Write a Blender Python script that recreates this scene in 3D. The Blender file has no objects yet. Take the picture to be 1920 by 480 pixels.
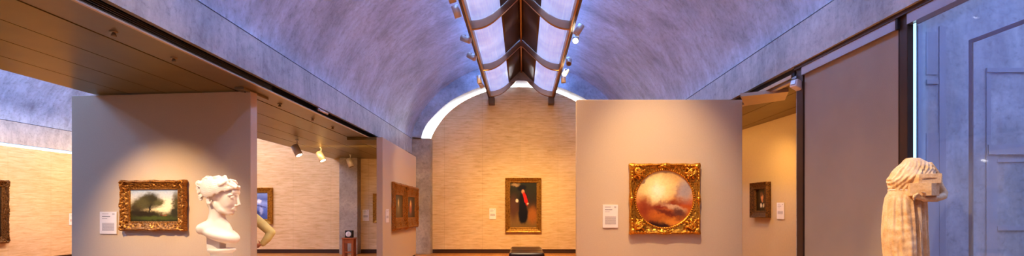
import bpy, bmesh, math, random
from mathutils import Vector, Matrix, noise
random.seed(7)
PI = math.pi
SC = bpy.context.scene
COL = SC.collection
CX, EYE, F = 0.08, 1.41, 1000.0
VPX, VPY = 980.0, 393.0

# ------------------------------------------------------------------ helpers
def srgb(r, g, b, a=1):
    f = lambda c: (c/255/12.92) if c/255 <= .04045 else ((c/255+.055)/1.055)**2.4
    return (f(r), f(g), f(b), a)
def at(px, py, d):
    return Vector((CX+(px-VPX)*d/F, d, EYE+(VPY-py)*d/F))
def on_line(px, P0, P1):
    k = (px-VPX)/F
    dx, dy = P1[0]-P0[0], P1[1]-P0[1]
    t = (CX+k*P0[1]-P0[0])/(dx-k*dy)
    return Vector((P0[0]+t*dx, P0[1]+t*dy))
def tagp(o, label=None, cat=None, group=None, kind=None):
    if label: o['label'] = label
    if cat: o['category'] = cat
    if group: o['group'] = group
    if kind: o['kind'] = kind
    return o
def thing(name, label, cat, loc=(0,0,0), rotz=0, group=None):
    o = bpy.data.objects.new(name, None); COL.objects.link(o)
    o.empty_display_size = .1
    o.location = loc; o.rotation_euler = (0,0,rotz)
    return tagp(o, label, cat, group)
def link_mesh(name, me, mat, parent=None, smooth=False):
    o = bpy.data.objects.new(name, me); COL.objects.link(o)
    if mat:
        me.materials.clear(); me.materials.append(mat)
    if smooth:
        for p in me.polygons: p.use_smooth = True
    if parent: o.parent = parent
    return o
def obj(name, bm, mat, parent=None, smooth=False, bevel=0):
    bmesh.ops.recalc_face_normals(bm, faces=bm.faces)
    me = bpy.data.meshes.new(name); bm.to_mesh(me); bm.free()
    o = link_mesh(name, me, mat, parent, smooth)
    if bevel:
        m = o.modifiers.new('bevel','BEVEL'); m.width = bevel; m.segments = 2; m.limit_method = 'ANGLE'
    return o
def struct(name, bm, mat, smooth=False, bevel=0):
    return tagp(obj(name, bm, mat, None, smooth, bevel), kind='structure')
def box(bm, x0, x1, y0, y1, z0, z1, M=None):
    vs = [Vector((x,y,z)) for x in (x0,x1) for y in (y0,y1) for z in (z0,z1)]
    if M: vs = [M@v for v in vs]
    v = [bm.verts.new(p) for p in vs]
    for f in ((0,1,3,2),(4,6,7,5),(0,4,5,1),(2,3,7,6),(0,2,6,4),(1,5,7,3)):
        bm.faces.new([v[i] for i in f])
    return bm
def newbox(*a, **k): return box(bmesh.new(), *a, **k)
def frame_of(d):
    d = d.normalized(); a = Vector((0,0,1)) if abs(d.z) < .9 else Vector((1,0,0))
    u = d.cross(a).normalized(); w = d.cross(u).normalized()
    return u, w
def rings(bm, rows, close=True, cap=True):
    R = [[bm.verts.new(p) for p in r] for r in rows]
    n = len(R[0])
    for a, b in zip(R, R[1:]):
        for i in range(n if close else n-1):
            j = (i+1) % n
            bm.faces.new((a[i], a[j], b[j], b[i]))
    if cap and close:
        bm.faces.new(R[0][::-1]); bm.faces.new(R[-1])
    return bm
def tube(bm, pts, radii, seg=12, cap=True):
    pts = [Vector(p) for p in pts]
    if not hasattr(radii, '__len__'): radii = [radii]*len(pts)
    rows = []
    u = None
    for i, p in enumerate(pts):
        d = (pts[min(i+1,len(pts)-1)]-pts[max(i-1,0)])
        d.normalize()
        if u is None: u, w = frame_of(d)
        else:
            u = (u-d*u.dot(d)).normalized(); w = d.cross(u)
        rows.append([p+(u*math.cos(2*PI*k/seg)+w*math.sin(2*PI*k/seg))*radii[i] for k in range(seg)])
    return rings(bm, rows, True, cap)
def ell(bm, c, r, rot=None, seg=16, rng=10):
    M = Matrix.Translation(Vector(c))
    if rot: M = M @ rot
    M = M @ Matrix.Diagonal(Vector((r[0],r[1],r[2],1)))
    top = bm.verts.new(M@Vector((0,0,1))); bot = bm.verts.new(M@Vector((0,0,-1)))
    R = [[bm.verts.new(M@Vector((math.sin(PI*j/rng)*math.cos(2*PI*i/seg), math.sin(PI*j/rng)*math.sin(2*PI*i/seg), math.cos(PI*j/rng)))) for i in range(seg)] for j in range(1,rng)]
    for i in range(seg):
        k = (i+1)%seg
        bm.faces.new((top, R[0][i], R[0][k])); bm.faces.new((bot, R[-1][k], R[-1][i]))
        for p, q in zip(R, R[1:]): bm.faces.new((p[i], q[i], q[k], p[k]))
    return bm
def caps(bm, pts, radii, seg=14):
    """chain of tapered limbs with round joints"""
    tube(bm, pts, radii, seg)
    if not hasattr(radii, '__len__'): radii = [radii]*len(pts)
    for p, r in zip(pts, radii): ell(bm, p, (r,r,r), seg=seg, rng=8)
    return bm
def lathe(bm, prof, c=(0,0,0), seg=40, sx=1, sy=1):
    c = Vector(c)
    rings(bm, [[c+Vector((r*math.cos(2*PI*k/seg)*sx, r*math.sin(2*PI*k/seg)*sy, z)) for k in range(seg)] for r, z in prof])
    return bm
def presmooth(bm, voxel, smooth):
    o = fuse('pre', bm, voxel, smooth, None)
    nb = bmesh.new(); nb.from_mesh(o.data); me = o.data
    bpy.data.objects.remove(o); bpy.data.meshes.remove(me)
    return nb
def fuse(name, bm, voxel, smooth, mat, parent=None):
    """melt overlapping volumes to one continuous surface"""
    bmesh.ops.recalc_face_normals(bm, faces=bm.faces)
    me = bpy.data.meshes.new('raw'); bm.to_mesh(me); bm.free()
    o = bpy.data.objects.new('raw', me); COL.objects.link(o)
    m = o.modifiers.new('r','REMESH'); m.mode = 'VOXEL'; m.voxel_size = voxel
    if smooth:
        s = o.modifiers.new('s','SMOOTH'); s.factor = .5; s.iterations = smooth
    dg = bpy.context.evaluated_depsgraph_get()
    out = bpy.data.meshes.new_from_object(o.evaluated_get(dg))
    bpy.data.objects.remove(o); bpy.data.meshes.remove(me)
    out.name = name
    return link_mesh(name, out, mat, parent, True)

# ------------------------------------------------------------------ materials
def new_mat(name):
    m = bpy.data.materials.new(name); m.use_nodes = True
    nt = m.node_tree; nt.nodes.clear()
    out = nt.nodes.new('ShaderNodeOutputMaterial'); b = nt.nodes.new('ShaderNodeBsdfPrincipled')
    nt.links.new(b.outputs[0], out.inputs[0])
    return m, nt, b, out
def N(nt, t, **k):
    n = nt.nodes.new(t)
    for a, v in k.items(): setattr(n, a, v)
    return n
def setin(n, **k):
    for a, v in k.items(): n.inputs[a.replace('_',' ')].default_value = v
def mapping(nt, scale, coord='Object'):
    tc = N(nt,'ShaderNodeTexCoord'); mp = N(nt,'ShaderNodeMapping')
    mp.inputs['Scale'].default_value = scale
    nt.links.new(tc.outputs[coord], mp.inputs[0])
    return mp
def noise_n(nt, mp, scale, detail=6, rough=.6, dist=0):
    n = N(nt,'ShaderNodeTexNoise'); setin(n, Scale=scale, Detail=detail, Roughness=rough, Distortion=dist)
    nt.links.new(mp.outputs[0], n.inputs['Vector']); return n
def ramp(nt, fac, stops):
    r = N(nt,'ShaderNodeValToRGB'); e = r.color_ramp.elements
    e[0].position, e[0].color = stops[0]; e[1].position, e[1].color = stops[-1]
    for p, c in stops[1:-1]:
        x = e.new(p); x.color = c
    nt.links.new(fac, r.inputs[0]); return r
def mixc(nt, a, b, fac, mode='MIX'):
    m = N(nt,'ShaderNodeMix', data_type='RGBA', blend_type=mode)
    for s, i in ((fac,0),(a,6),(b,7)):
        if hasattr(s,'is_output'): nt.links.new(s, m.inputs[i])
        else: m.inputs[i].default_value = s
    return m.outputs[2]
def bump(nt, b, h, strength=.2, dist=.01):
    n = N(nt,'ShaderNodeBump'); setin(n, Strength=strength, Distance=dist)
    nt.links.new(h, n.inputs['Height']); nt.links.new(n.outputs[0], b.inputs['Normal'])
def plain(name, col, rough=.5, metal=0, var=.08, scale=8, bmp=0, emit=None, es=0):
    m, nt, b, out = new_mat(name)
    mp = mapping(nt, (1,1,1)); n = noise_n(nt, mp, scale)
    lo = tuple(c*(1-var) for c in col[:3])+(1,); hi = tuple(min(1,c*(1+var)) for c in col[:3])+(1,)
    r = ramp(nt, n.outputs[0], [(.3,lo),(.7,hi)])
    nt.links.new(r.outputs[0], b.inputs['Base Color'])
    setin(b, Roughness=rough, Metallic=metal)
    if bmp: bump(nt, b, n.outputs[0], bmp)
    if emit:
        b.inputs['Emission Color'].default_value = emit; b.inputs['Emission Strength'].default_value = es
    return m
def concrete(name, stretch=(1.6,.5,.5), base=(.47,.46,.46), rough=.42):
    m, nt, b, out = new_mat(name)
    mp = mapping(nt, (1,1,1)); mp2 = mapping(nt, stretch)
    n1 = noise_n(nt, mp, 1.1, 8, .65, .6); n2 = noise_n(nt, mp2, 3.0, 8, .7, .3); n3 = noise_n(nt, mp, 13, 8, .75, .4)
    c = base
    r1 = ramp(nt, n1.outputs[0], [(.3,(c[0]*.66,c[1]*.66,c[2]*.66,1)),(.7,(c[0]*1.22,c[1]*1.22,c[2]*1.22,1))])
    r2 = ramp(nt, n2.outputs[0], [(.32,(.68,.68,.7,1)),(.5,(.97,.97,.97,1)),(.72,(1.16,1.16,1.16,1))])
    a = mixc(nt, r1.outputs[0], r2.outputs[0], .7, 'MULTIPLY')
    r3 = ramp(nt, n3.outputs[0], [(.32,(.55,.55,.55,1)),(.46,(.95,.95,.95,1)),(.7,(1.2,1.2,1.2,1))])
    a = mixc(nt, a, r3.outputs[0], .75, 'MULTIPLY')
    nt.links.new(a, b.inputs['Base Color']); setin(b, Roughness=rough)
    bump(nt, b, n2.outputs[0], .15, .02)
    return m
def travertine(name, axis='x'):
    m, nt, b, out = new_mat(name)
    tc = N(nt,'ShaderNodeTexCoord'); sp = N(nt,'ShaderNodeSeparateXYZ'); cb = N(nt,'ShaderNodeCombineXYZ')
    nt.links.new(tc.outputs['Object'], sp.inputs[0])
    nt.links.new(sp.outputs[0 if axis=='x' else 1], cb.inputs[0]); nt.links.new(sp.outputs[2], cb.inputs[1])
    def mp(s):
        q = N(nt,'ShaderNodeMapping'); q.inputs['Scale'].default_value = s; nt.links.new(cb.outputs[0], q.inputs[0]); return q
    n1 = noise_n(nt, mp((1.2,9,1)), 2.2, 8, .65, .5)
    n2 = noise_n(nt, mp((4,34,1)), 2.0, 5, .7, .2)
    n3 = noise_n(nt, mp((.5,.7,1)), 1.0, 3, .5)
    base = ramp(nt, n1.outputs[0], [(.25,srgb(192,158,112)),(.45,srgb(218,186,140)),(.7,srgb(232,206,166))])
    pits = ramp(nt, n2.outputs[0], [(.29,(.45,.34,.25,1)),(.38,(1,1,1,1))])
    a = mixc(nt, base.outputs[0], pits.outputs[0], .8, 'MULTIPLY')
    big = ramp(nt, n3.outputs[0], [(.3,(.86,.84,.8,1)),(.7,(1.05,1.05,1.05,1))])
    a = mixc(nt, a, big.outputs[0], 1, 'MULTIPLY')
    br = N(nt,'ShaderNodeTexBrick', offset=0.0, squash=1.0)
    setin(br, Scale=1.0, Mortar_Size=.004, Mortar_Smooth=.4, Brick_Width=1.22, Row_Height=.62, Bias=0)
    br.inputs['Color1'].default_value = (1,1,1,1); br.inputs['Color2'].default_value = (.93,.93,.92,1); br.inputs['Mortar'].default_value = (.66,.6,.52,1)
    nt.links.new(cb.outputs[0], br.inputs['Vector'])
    a = mixc(nt, a, br.outputs[0], .75, 'MULTIPLY')
    nt.links.new(a, b.inputs['Base Color']); setin(b, Roughness=.55)
    bump(nt, b, n2.outputs[0], .25, .004)
    return m
def wood_floor():
    m, nt, b, out = new_mat('oak_floor')
    mp = mapping(nt, (1,1,1)); mp2 = mapping(nt, (14,.9,1))
    br = N(nt,'ShaderNodeTexBrick', offset=.5)
    setin(br, Scale=1.0, Mortar_Size=.002, Brick_Width=1.6, Row_Height=.11, Bias=0)
    br.inputs['Color1'].default_value = srgb(186,120,60); br.inputs['Color2'].default_value = srgb(205,140,74); br.inputs['Mortar'].default_value = srgb(90,55,25)
    mp.inputs['Rotation'].default_value = (0,0,PI/2)
    nt.links.new(mp.outputs[0], br.inputs['Vector'])
    n = noise_n(nt, mp2, 3, 6, .6, .4)
    r = ramp(nt, n.outputs[0], [(.3,(.7,.7,.7,1)),(.7,(1.1,1.1,1.1,1))])
    a = mixc(nt, br.outputs[0], r.outputs[0], .8, 'MULTIPLY')
    nt.links.new(a, b.inputs['Base Color']); setin(b, Roughness=.3)
    return m
def emis(name, col, s):
    m, nt, b, out = new_mat(name)
    mp = mapping(nt,(1,1,1)); n = noise_n(nt, mp, 1.5, 2)
    r = ramp(nt, n.outputs[0], [(.2,tuple(c*.93 for c in col[:3])+(1,)),(.8,col)])
    nt.links.new(r.outputs[0], b.inputs['Emission Color']); b.inputs['Base Color'].default_value = col
    b.inputs['Emission Strength'].default_value = s; return m
def gilt(name, light=(200,150,62), dark=(58,34,10), metal=.75, rough=.36, fine=70):
    m, nt, b, out = new_mat(name)
    mp = mapping(nt,(1,1,1)); n = noise_n(nt, mp, fine, 5, .7)
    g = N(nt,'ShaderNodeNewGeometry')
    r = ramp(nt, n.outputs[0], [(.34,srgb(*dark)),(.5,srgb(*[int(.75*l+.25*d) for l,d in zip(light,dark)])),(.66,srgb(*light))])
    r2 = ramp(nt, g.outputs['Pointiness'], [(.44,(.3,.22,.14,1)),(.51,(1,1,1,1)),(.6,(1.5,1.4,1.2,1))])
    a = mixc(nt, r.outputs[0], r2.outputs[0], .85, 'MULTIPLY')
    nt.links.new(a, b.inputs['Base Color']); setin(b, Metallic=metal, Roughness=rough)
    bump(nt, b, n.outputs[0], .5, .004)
    return m
def painting(name, w, h, base, layers, distort=.25, nscale=3.0, detail=6, fleck=.3, rough=.35):
    """generic painted surface: soft blots over a vertical gradient. coordinates -1..1"""
    m, nt, b, out = new_mat(name)
    mp = mapping(nt, (2/w, 1, 2/h))
    n = noise_n(nt, mp, nscale, detail, .65)
    n.noise_dimensions = '3D'
    sub = N(nt,'ShaderNodeVectorMath', operation='SUBTRACT'); sub.inputs[1].default_value = (.5,.5,.5)
    nt.links.new(n.outputs['Color'], sub.inputs[0])
    sc = N(nt,'ShaderNodeVectorMath', operation='SCALE'); sc.inputs['Scale'].default_value = distort*2
    nt.links.new(sub.outputs[0], sc.inputs[0])
    ad = N(nt,'ShaderNodeVectorMath', operation='ADD')
    nt.links.new(mp.outputs[0], ad.inputs[0]); nt.links.new(sc.outputs[0], ad.inputs[1])
    sp = N(nt,'ShaderNodeSeparateXYZ'); nt.links.new(ad.outputs[0], sp.inputs[0])
    mr = N(nt,'ShaderNodeMapRange'); setin(mr, From_Min=-1.0, From_Max=1.0); nt.links.new(sp.outputs[2], mr.inputs[0])
    col = ramp(nt, mr.outputs[0], [(p,srgb(*c)) for p, c in base]).outputs[0]
    for cx, cz, rx, rz, c, soft, ang in layers:
        q = N(nt,'ShaderNodeMapping', vector_type='TEXTURE')
        q.inputs['Location'].default_value = (cx,0,cz); q.inputs['Rotation'].default_value = (0,ang,0); q.inputs['Scale'].default_value = (rx,1000,rz)
        nt.links.new(ad.outputs[0], q.inputs[0])
        ln = N(nt,'ShaderNodeVectorMath', operation='LENGTH'); nt.links.new(q.outputs[0], ln.inputs[0])
        k = N(nt,'ShaderNodeMapRange', interpolation_type='SMOOTHSTEP'); setin(k, From_Min=1-soft, From_Max=1+soft, To_Min=1.0, To_Max=0.0)
        nt.links.new(ln.outputs['Value'], k.inputs[0])
        col = mixc(nt, col, srgb(*c), k.outputs[0])
    n2 = noise_n(nt, mp, 14, 9, .8, .8)
    r = ramp(nt, n2.outputs[0], [(.3,(.5,.45,.4,1)),(.5,(1,1,1,1)),(.7,(1.35,1.3,1.2,1))])
    col = mixc(nt, col, r.outputs[0], fleck, 'MULTIPLY')
    nt.links.new(col, b.inputs['Base Color']); setin(b, Roughness=rough)
    return m

M = {}
M['vault'] = concrete('vault_concrete', (.5,1.9,.5), (.43,.49,.58), .42)
M['beam'] = concrete('beam_concrete', (1.5,1.5,.3), (.46,.44,.41), .5)
M['column'] = concrete('column_concrete', (.8,.8,1.2), (.42,.35,.28), .6)
M['trav_x'] = travertine('travertine_end', 'x')
M['trav_y'] = travertine('travertine_side', 'y')
M['floor'] = wood_floor()
M['paint'] = plain('partition_paint', srgb(206,182,152), .75, 0, .03, 60, .05)
M['paint_edge'] = plain('partition_edge_paint', srgb(188,160,146), .7, 0, .03, 40)
M['white_wall'] = plain('channel_wall_paint', srgb(208,180,136), .75, 0, .03, 30)
M['soffit'] = plain('anodised_soffit', srgb(142,124,72), .34, .55, .06, 3)
M['soffit_grey'] = plain('soffit_edge_metal', srgb(146,132,106), .36, .6, .05, 4)
M['lip'] = plain('soffit_lip', srgb(205,178,150), .3, .6, .04, 6)
M['black'] = plain('black_void', (.006,.005,.005,1), .8)
M['dark'] = plain('dark_gap', (.03,.025,.025,1), .7)
M['bronze'] = plain('bronze_frame', srgb(86,66,54), .4, .5, .08, 6)
M['header'] = plain('satin_header', srgb(190,176,176), .3, .85, .05, 3)
M['blind'] = None
M['base'] = plain('dark_base', srgb(70,46,30), .5)
M['rib'] = plain('rib_metal', srgb(188,166,146), .35, .6, .06, 5)
M['rib_edge'] = plain('rib_flange', srgb(176,124,64), .32, .6, .06, 5)
M['inner'] = plain('solid_reflector', srgb(104,84,70), .35, .6, .12, 3)
M['rail'] = plain('track_rail', srgb(92,76,72), .4, .4, .05, 6)
M['lamp'] = plain('lamp_housing', srgb(206,194,184), .4, .35, .05, 12)
M['lens'] = emis('lamp_lens', (1,.86,.62,1), 14)
M['lens_hot'] = emis('lamp_lens_bright', (1,.9,.7,1), 40)
M['lens_off'] = plain('lamp_lens_unlit', srgb(120,92,60), .3, .2)
M['gap'] = emis('daylight_glass', (.86,.92,1,1), 7)
M['slit'] = emis('daylight_strip', (.5,.68,1,1), 1.4)
M['card'] = plain('label_card', srgb(236,224,214), .6, 0, .02, 20)
M['print'] = plain('label_print', srgb(150,136,132), .6, 0, .05, 20)
M['print_dark'] = plain('label_title_print', srgb(96,84,84), .6, 0, .05, 20)
M['marble'] = plain('white_marble', srgb(238,226,212), .45, 0, .04, 14, .03)
M['leather'] = plain('black_leather', srgb(46,30,26), .28, 0, .2, 14, .1)
M['wood'] = plain('stand_wood', srgb(170,96,44), .45, 0, .18, 10)
M['white'] = plain('white_plastic', srgb(226,216,214), .45)
M['plinth'] = plain('plinth_paint', srgb(225,214,200), .6, 0, .03, 10)

def text_mat(name, sx, sz):
    m, nt, b, out = new_mat(name)
    tc = N(nt,'ShaderNodeTexCoord'); mp = N(nt,'ShaderNodeMapping'); mp.inputs['Scale'].default_value = (sx,1,sz)
    nt.links.new(tc.outputs['Object'], mp.inputs[0])
    wv = N(nt,'ShaderNodeTexWave', wave_type='BANDS', bands_direction='Z'); setin(wv, Scale=1.0, Distortion=0.0)
    nt.links.new(mp.outputs[0], wv.inputs[0])
    n = noise_n(nt, mapping(nt,(260,1,40)), 1, 2)
    r = ramp(nt, wv.outputs[0], [(.4,srgb(222,210,202)),(.6,srgb(150,138,132))])
    r2 = ramp(nt, n.outputs[0], [(.45,(1,1,1,1)),(.6,(1.2,1.2,1.2,1))])
    nt.links.new(mixc(nt, r.outputs[0], r2.outputs[0], 1, 'MULTIPLY'), b.inputs['Base Color']); setin(b, Roughness=.6)
    return m
M['text'] = text_mat('text_lines', 1, 27); M['grid'] = text_mat('grid_print', 60, 60)
def blind_mat():
    m, nt, b, out = new_mat('woven_blind')
    mp = mapping(nt,(1,1,1)); n = noise_n(nt, mapping(nt,(1,220,220)), 1, 2, .5); n2 = noise_n(nt, mp, 1.2, 3)
    r = ramp(nt, n.outputs[0], [(.3,srgb(150,138,124)),(.7,srgb(172,158,142))])
    r2 = ramp(nt, n2.outputs[0], [(.3,(.9,.9,.92,1)),(.7,(1.05,1.03,1.0,1))])
    nt.links.new(mixc(nt, r.outputs[0], r2.outputs[0], 1, 'MULTIPLY'), b.inputs['Base Color']); setin(b, Roughness=.85)
    return m
M['blind'] = blind_mat()
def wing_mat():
    # perforated aluminium sheet: blue emission stands in for roof-slot daylight through the holes
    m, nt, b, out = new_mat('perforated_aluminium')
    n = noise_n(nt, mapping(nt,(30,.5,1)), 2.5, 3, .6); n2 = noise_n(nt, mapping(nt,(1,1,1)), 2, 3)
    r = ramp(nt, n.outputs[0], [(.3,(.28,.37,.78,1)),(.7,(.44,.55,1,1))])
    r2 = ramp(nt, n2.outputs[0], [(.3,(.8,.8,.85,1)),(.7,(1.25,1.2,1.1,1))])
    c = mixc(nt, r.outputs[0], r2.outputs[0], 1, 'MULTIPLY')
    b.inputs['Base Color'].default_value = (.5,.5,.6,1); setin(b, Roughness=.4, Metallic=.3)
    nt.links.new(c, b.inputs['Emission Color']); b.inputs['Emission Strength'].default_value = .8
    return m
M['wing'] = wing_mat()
def glass_mat():
    m, nt, b, out = new_mat('window_glass')
    tr = N(nt,'ShaderNodeBsdfTransparent'); gl = N(nt,'ShaderNodeBsdfGlossy'); df = N(nt,'ShaderNodeBsdfDiffuse')
    tr.inputs[0].default_value = (.86,.92,1,1); gl.inputs['Roughness'].default_value = .03; gl.inputs[0].default_value = (.8,.85,1,1)
    df.inputs[0].default_value = (.45,.55,.9,1)
    n = noise_n(nt, mapping(nt,(1,3,.6)), 1.5, 3)
    r = ramp(nt, n.outputs[0], [(.3,(.06,.06,.06,1)),(.7,(.16,.16,.16,1))])
    m1 = N(nt,'ShaderNodeMixShader'); m2 = N(nt,'ShaderNodeMixShader'); m1.inputs[0].default_value = .04
    nt.links.new(tr.outputs[0], m1.inputs[1]); nt.links.new(gl.outputs[0], m1.inputs[2])
    nt.links.new(r.outputs[0], m2.inputs[0]); nt.links.new(m1.outputs[0], m2.inputs[1]); nt.links.new(df.outputs[0], m2.inputs[2])
    nt.links.new(m2.outputs[0], out.inputs[0])
    return m
M['glass'] = glass_mat()
M['stile'] = plain('weathered_bronze', srgb(128,108,84), .5, .2, .05, 6)
M['facade'] = concrete('courtyard_concrete', (1.5,.5,.3), (.40,.43,.46), .7)
M['facade_light'] = plain('courtyard_panel', srgb(150,155,166), .6, 0, .05, 3)
def statue_mat():
    m, nt, b, out = new_mat('weathered_marble')
    mp = mapping(nt,(1,1,1)); n = noise_n(nt, mp, 9, 8, .7, .4); n2 = noise_n(nt, mp, 70, 3)
    r = ramp(nt, n.outputs[0], [(.3,srgb(196,150,98)),(.5,srgb(222,188,142)),(.7,srgb(236,212,174))])
    r2 = ramp(nt, n2.outputs[0], [(.3,(.75,.72,.68,1)),(.5,(1,1,1,1))])
    nt.links.new(mixc(nt, r.outputs[0], r2.outputs[0], .6, 'MULTIPLY'), b.inputs['Base Color']); setin(b, Roughness=.6)
    bump(nt, b, n.outputs[0], .4, .006)
    return m
M['stone'] = statue_mat()

# ------------------------------------------------------------------ the building
HW, SPR, APX, YN, YE = 3.41, 3.66, 6.05, -4.0, 17.2
def cyc(t, hw=HW, z0=SPR, H=APX-SPR):
    r = hw/PI
    return r*(t-math.sin(t))-hw, z0+H*(1-math.cos(t))/2
def vault_mesh(cx, slot=.28):
    bm = bmesh.new()
    n = 40; cols = []
    tm = None
    for side in (0,1):
        prof = []
        for i in range(n+1):
            t = PI*i/n*.965
            x, z = cyc(t)
            prof.append((x, z) if side == 0 else (-x, z))
        outer = [(x*1.02+(-.16 if side==0 else .16), z+.14) for x, z in prof]
        loop = prof+outer[::-1]
        rows = [[Vector((cx+x, y, z)) for x, z in loop] for y in (YN, 4, 12, YE)]
        rings(bm, rows)
    return bm
def smooth_vault(o):
    for p in o.data.polygons: p.use_smooth = True
    try: o.data.set_sharp_from_angle(angle=math.radians(35))
    except Exception: pass
o = struct('ceiling', vault_mesh(0), M['vault']); smooth_vault(o)
o = struct('ceiling', vault_mesh(-9.45), M['vault']); smooth_vault(o)
# roof-slot glazing of both vaults
for cx in (0, -9.45):
    x, z = cyc(PI*.965)
    struct('window_1' if cx == 0 else 'window_2', newbox(cx+x-.02, cx-x+.02, YN, YE, z+.02, z+.05), M['slit'])
# edge beams (inner face), with the dark joint at the springing
def beam(x_in, x_out, y0, y1, name):
    a, b = min(x_in,x_out), max(x_in,x_out)
    struct(name, newbox(a, b, y0, y1, 3.17, SPR-.012), M['beam'])
beam(-HW, -HW-.055, YN, YE, 'trim_1'); beam(HW, HW+.22, YN, YE, 'trim_2')
beam(-6.03, -5.87, YN, YE, 'trim_3'); struct('trim_4', newbox(-13.1, -12.87, YN, YE, 3.09, SPR-.012), M['beam'])
bm = bmesh.new()
for a, b in ((-HW-.05,-HW-.012),(HW+.012,HW+.2),(-6.018,-5.88),(-13.05,-12.882)):
    box(bm, a, b, YN, YE, SPR-.012, SPR)
struct('trim_5', bm, M['black'])
# left channel soffit: edge strip, then four flat panels with dark joints
def soffit(x_edges, y0, y1, name):
    bm = bmesh.new()
    for a, b in zip(x_edges, x_edges[1:]):
        box(bm, min(a,b)+.006, max(a,b)-.006, y0, y1, 3.05, 3.075)
    return struct(name, bm, M['soffit'])
soffit([-3.88,-4.42,-4.95,-5.49,-6.03], YN, YE, 'ceiling')
struct('ceiling', newbox(-3.874, -3.44, YN, YE, 3.055, 3.075), M['soffit_grey'])
struct('trim_6', newbox(-3.45, -3.42, YN, YE, 3.047, 3.056), M['lip'])
struct('trim_7', newbox(-6.03, -3.56, YN, YE, 3.078, 3.10), M['black'])
struct('trim_8', newbox(-6.03, -3.6, YN, YE, 3.3, 3.32), M['black'])
# slotted air diffuser running in the gap between soffit and beam
t = thing('air_diffuser', 'long black slotted air diffuser between concrete beam and left soffit', 'air vent', (-3.5, YN, 3.1))
obj('backing', newbox(-.05, -.04, 0, YE-YN, -.022, .2), M['black'], t)
for k in range(4):
    o = obj('slat', newbox(-.04, .01, 0, 11.6, .006+.019*k, .0095+.019*k), M['soffit_grey'], t)
# right channel soffit and header pieces
YR = 6.6
soffit([3.44,3.9,4.44,4.98,5.5,6.03], YR+.2, YE, 'ceiling')
struct('trim_9', newbox(3.64, 6.03, YR+.2, YE, 3.1, 3.12), M['black'])
struct('trim_10', newbox(3.425, 3.44, YR+.05, YE, 3.048, 3.09), M['lip'])
bm = bmesh.new(); box(bm, 3.47, 3.49, YR+.05, YE, 3.08, 3.17)
struct('trim_11', bm, M['dark'])
# floor
struct('floor', newbox(-13.1, 9.5, YN, YE+.4, -.1, 0), M['floor'])
# end walls
def arch_pts(pts, n):  # smooth mirror of half-profile by Catmull-Rom
    P = [(-x, z) for x, z in pts[::-1]][:-1] if pts[-1][0] == 0 else []
    full = pts+[(-x, z) for x, z in pts[::-1][1:]]
    out = []
    for i in range(len(full)-1):
        p0 = full[max(i-1,0)]; p1 = full[i]; p2 = full[i+1]; p3 = full[min(i+2,len(full)-1)]
        for k in range(n):
            t = k/n
            out.append(tuple(.5*((2*p1[j])+(-p0[j]+p2[j])*t+(2*p0[j]-5*p1[j]+4*p2[j]-p3[j])*t*t+(-p0[j]+3*p1[j]-3*p2[j]+p3[j])*t**3) for j in (0,1)))
    out.append(full[-1]); return out
TRAV = arch_pts([(-2.87,3.66),(-2.80,3.84),(-2.66,4.09),(-2.32,4.52),(-1.8,4.91),(-1.17,5.19),(-.6,5.32),(0,5.37)], 5)
RING = arch_pts([(-3.09,3.66),(-3.02,3.9),(-2.8,4.24),(-2.2,4.80),(-1.4,5.20),(-.7,5.40),(0,5.46)], 6)
def extr(bm, pts, y0, y1):
    a = [bm.verts.new((x,y0,z)) for x,z in pts]; b = [bm.verts.new((x,y1,z)) for x,z in pts]
    bm.faces.new(a[::-1]); bm.faces.new(b)
    n = len(pts)
    for i in range(n):
        j = (i+1)%n; bm.faces.new((a[i],a[j],b[j],b[i]))
    return bm
for cx, nm in ((-.02,'wall_end'), (-9.45,'wall_end_left')):
    pts = [(cx-2.87,.13)]+[(cx+x,z) for x,z in TRAV]+[(cx+2.87,.13)]
    struct(nm, extr(bmesh.new(), pts, YE, YE+.2), M['trav_x'])
    # ring of the vault end
    bm = bmesh.new()
    oz = [cyc(PI*i/30) for i in range(31)]; oz = oz+[(-x,z) for x,z in oz[::-1][1:]]
    oz = [(x*1.01, z+.04) for x, z in oz]
    ri = []
    m_ = len(oz)
    for i in range(m_):
        f = i/(m_-1)*(len(RING)-1); a = int(min(f,len(RING)-2)); g = f-a
        ri.append((RING[a][0]*(1-g)+RING[a+1][0]*g, RING[a][1]*(1-g)+RING[a+1][1]*g))
    rows = []
    for (xo,zo),(xi,zi) in zip(oz, ri):
        rows.append([Vector((cx+xo,16.75,zo)),Vector((cx+xi,16.75,zi)),Vector((cx+xi,YE+.02,zi)),Vector((cx+xo,YE+.02,zo))])
    rings(bm, rows)
    o = struct('trim_12' if cx > -1 else 'trim_13', bm, M['vault']); smooth_vault(o)
    # glazed lunette between wall and vault
    struct('window_3' if cx > -1 else 'window_4', extr(bmesh.new(), [(cx-3.12,3.6)]+[(cx+x*1.01,z+.03) for x,z in RING]+[(cx+3.12,3.6)], YE+.22, YE+.24), M['gap'])
struct('wall_end_channel', newbox(-6.58, -2.88, YE, YE+.2, .13, 3.4), M['trav_x'])
struct('wall_end_right', newbox(2.85, 6.1, YE, YE+.2, .0, 3.4), M['trav_x'])
struct('wall_left', newbox(-13.1, -12.87, YN, YE, .13, 3.005), M['trav_y'])
struct('window_5', newbox(-13.02, -12.99, YN, YE, 3.0, 3.2), M['slit'])
struct('baseboard_end', newbox(-12.87, 6.1, YE+.03, YE+.2, 0, .135), M['base'])
struct('baseboard_left', newbox(-13.1, -12.9, YN, YE, 0, .135), M['base'])
# columns
struct('trim_14', newbox(-HW-.02, -2.83, 16.85, YE+.1, 0, SPR), M['column'], bevel=.012)
struct('trim_15', newbox(2.83, HW+.02, 16.85, YE+.1, 0, SPR), M['column'], bevel=.012)
struct('trim_16', newbox(-5.72, -5.14, 16.85, YE+.1, 0, 3.05), M['column'], bevel=.012)
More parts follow.
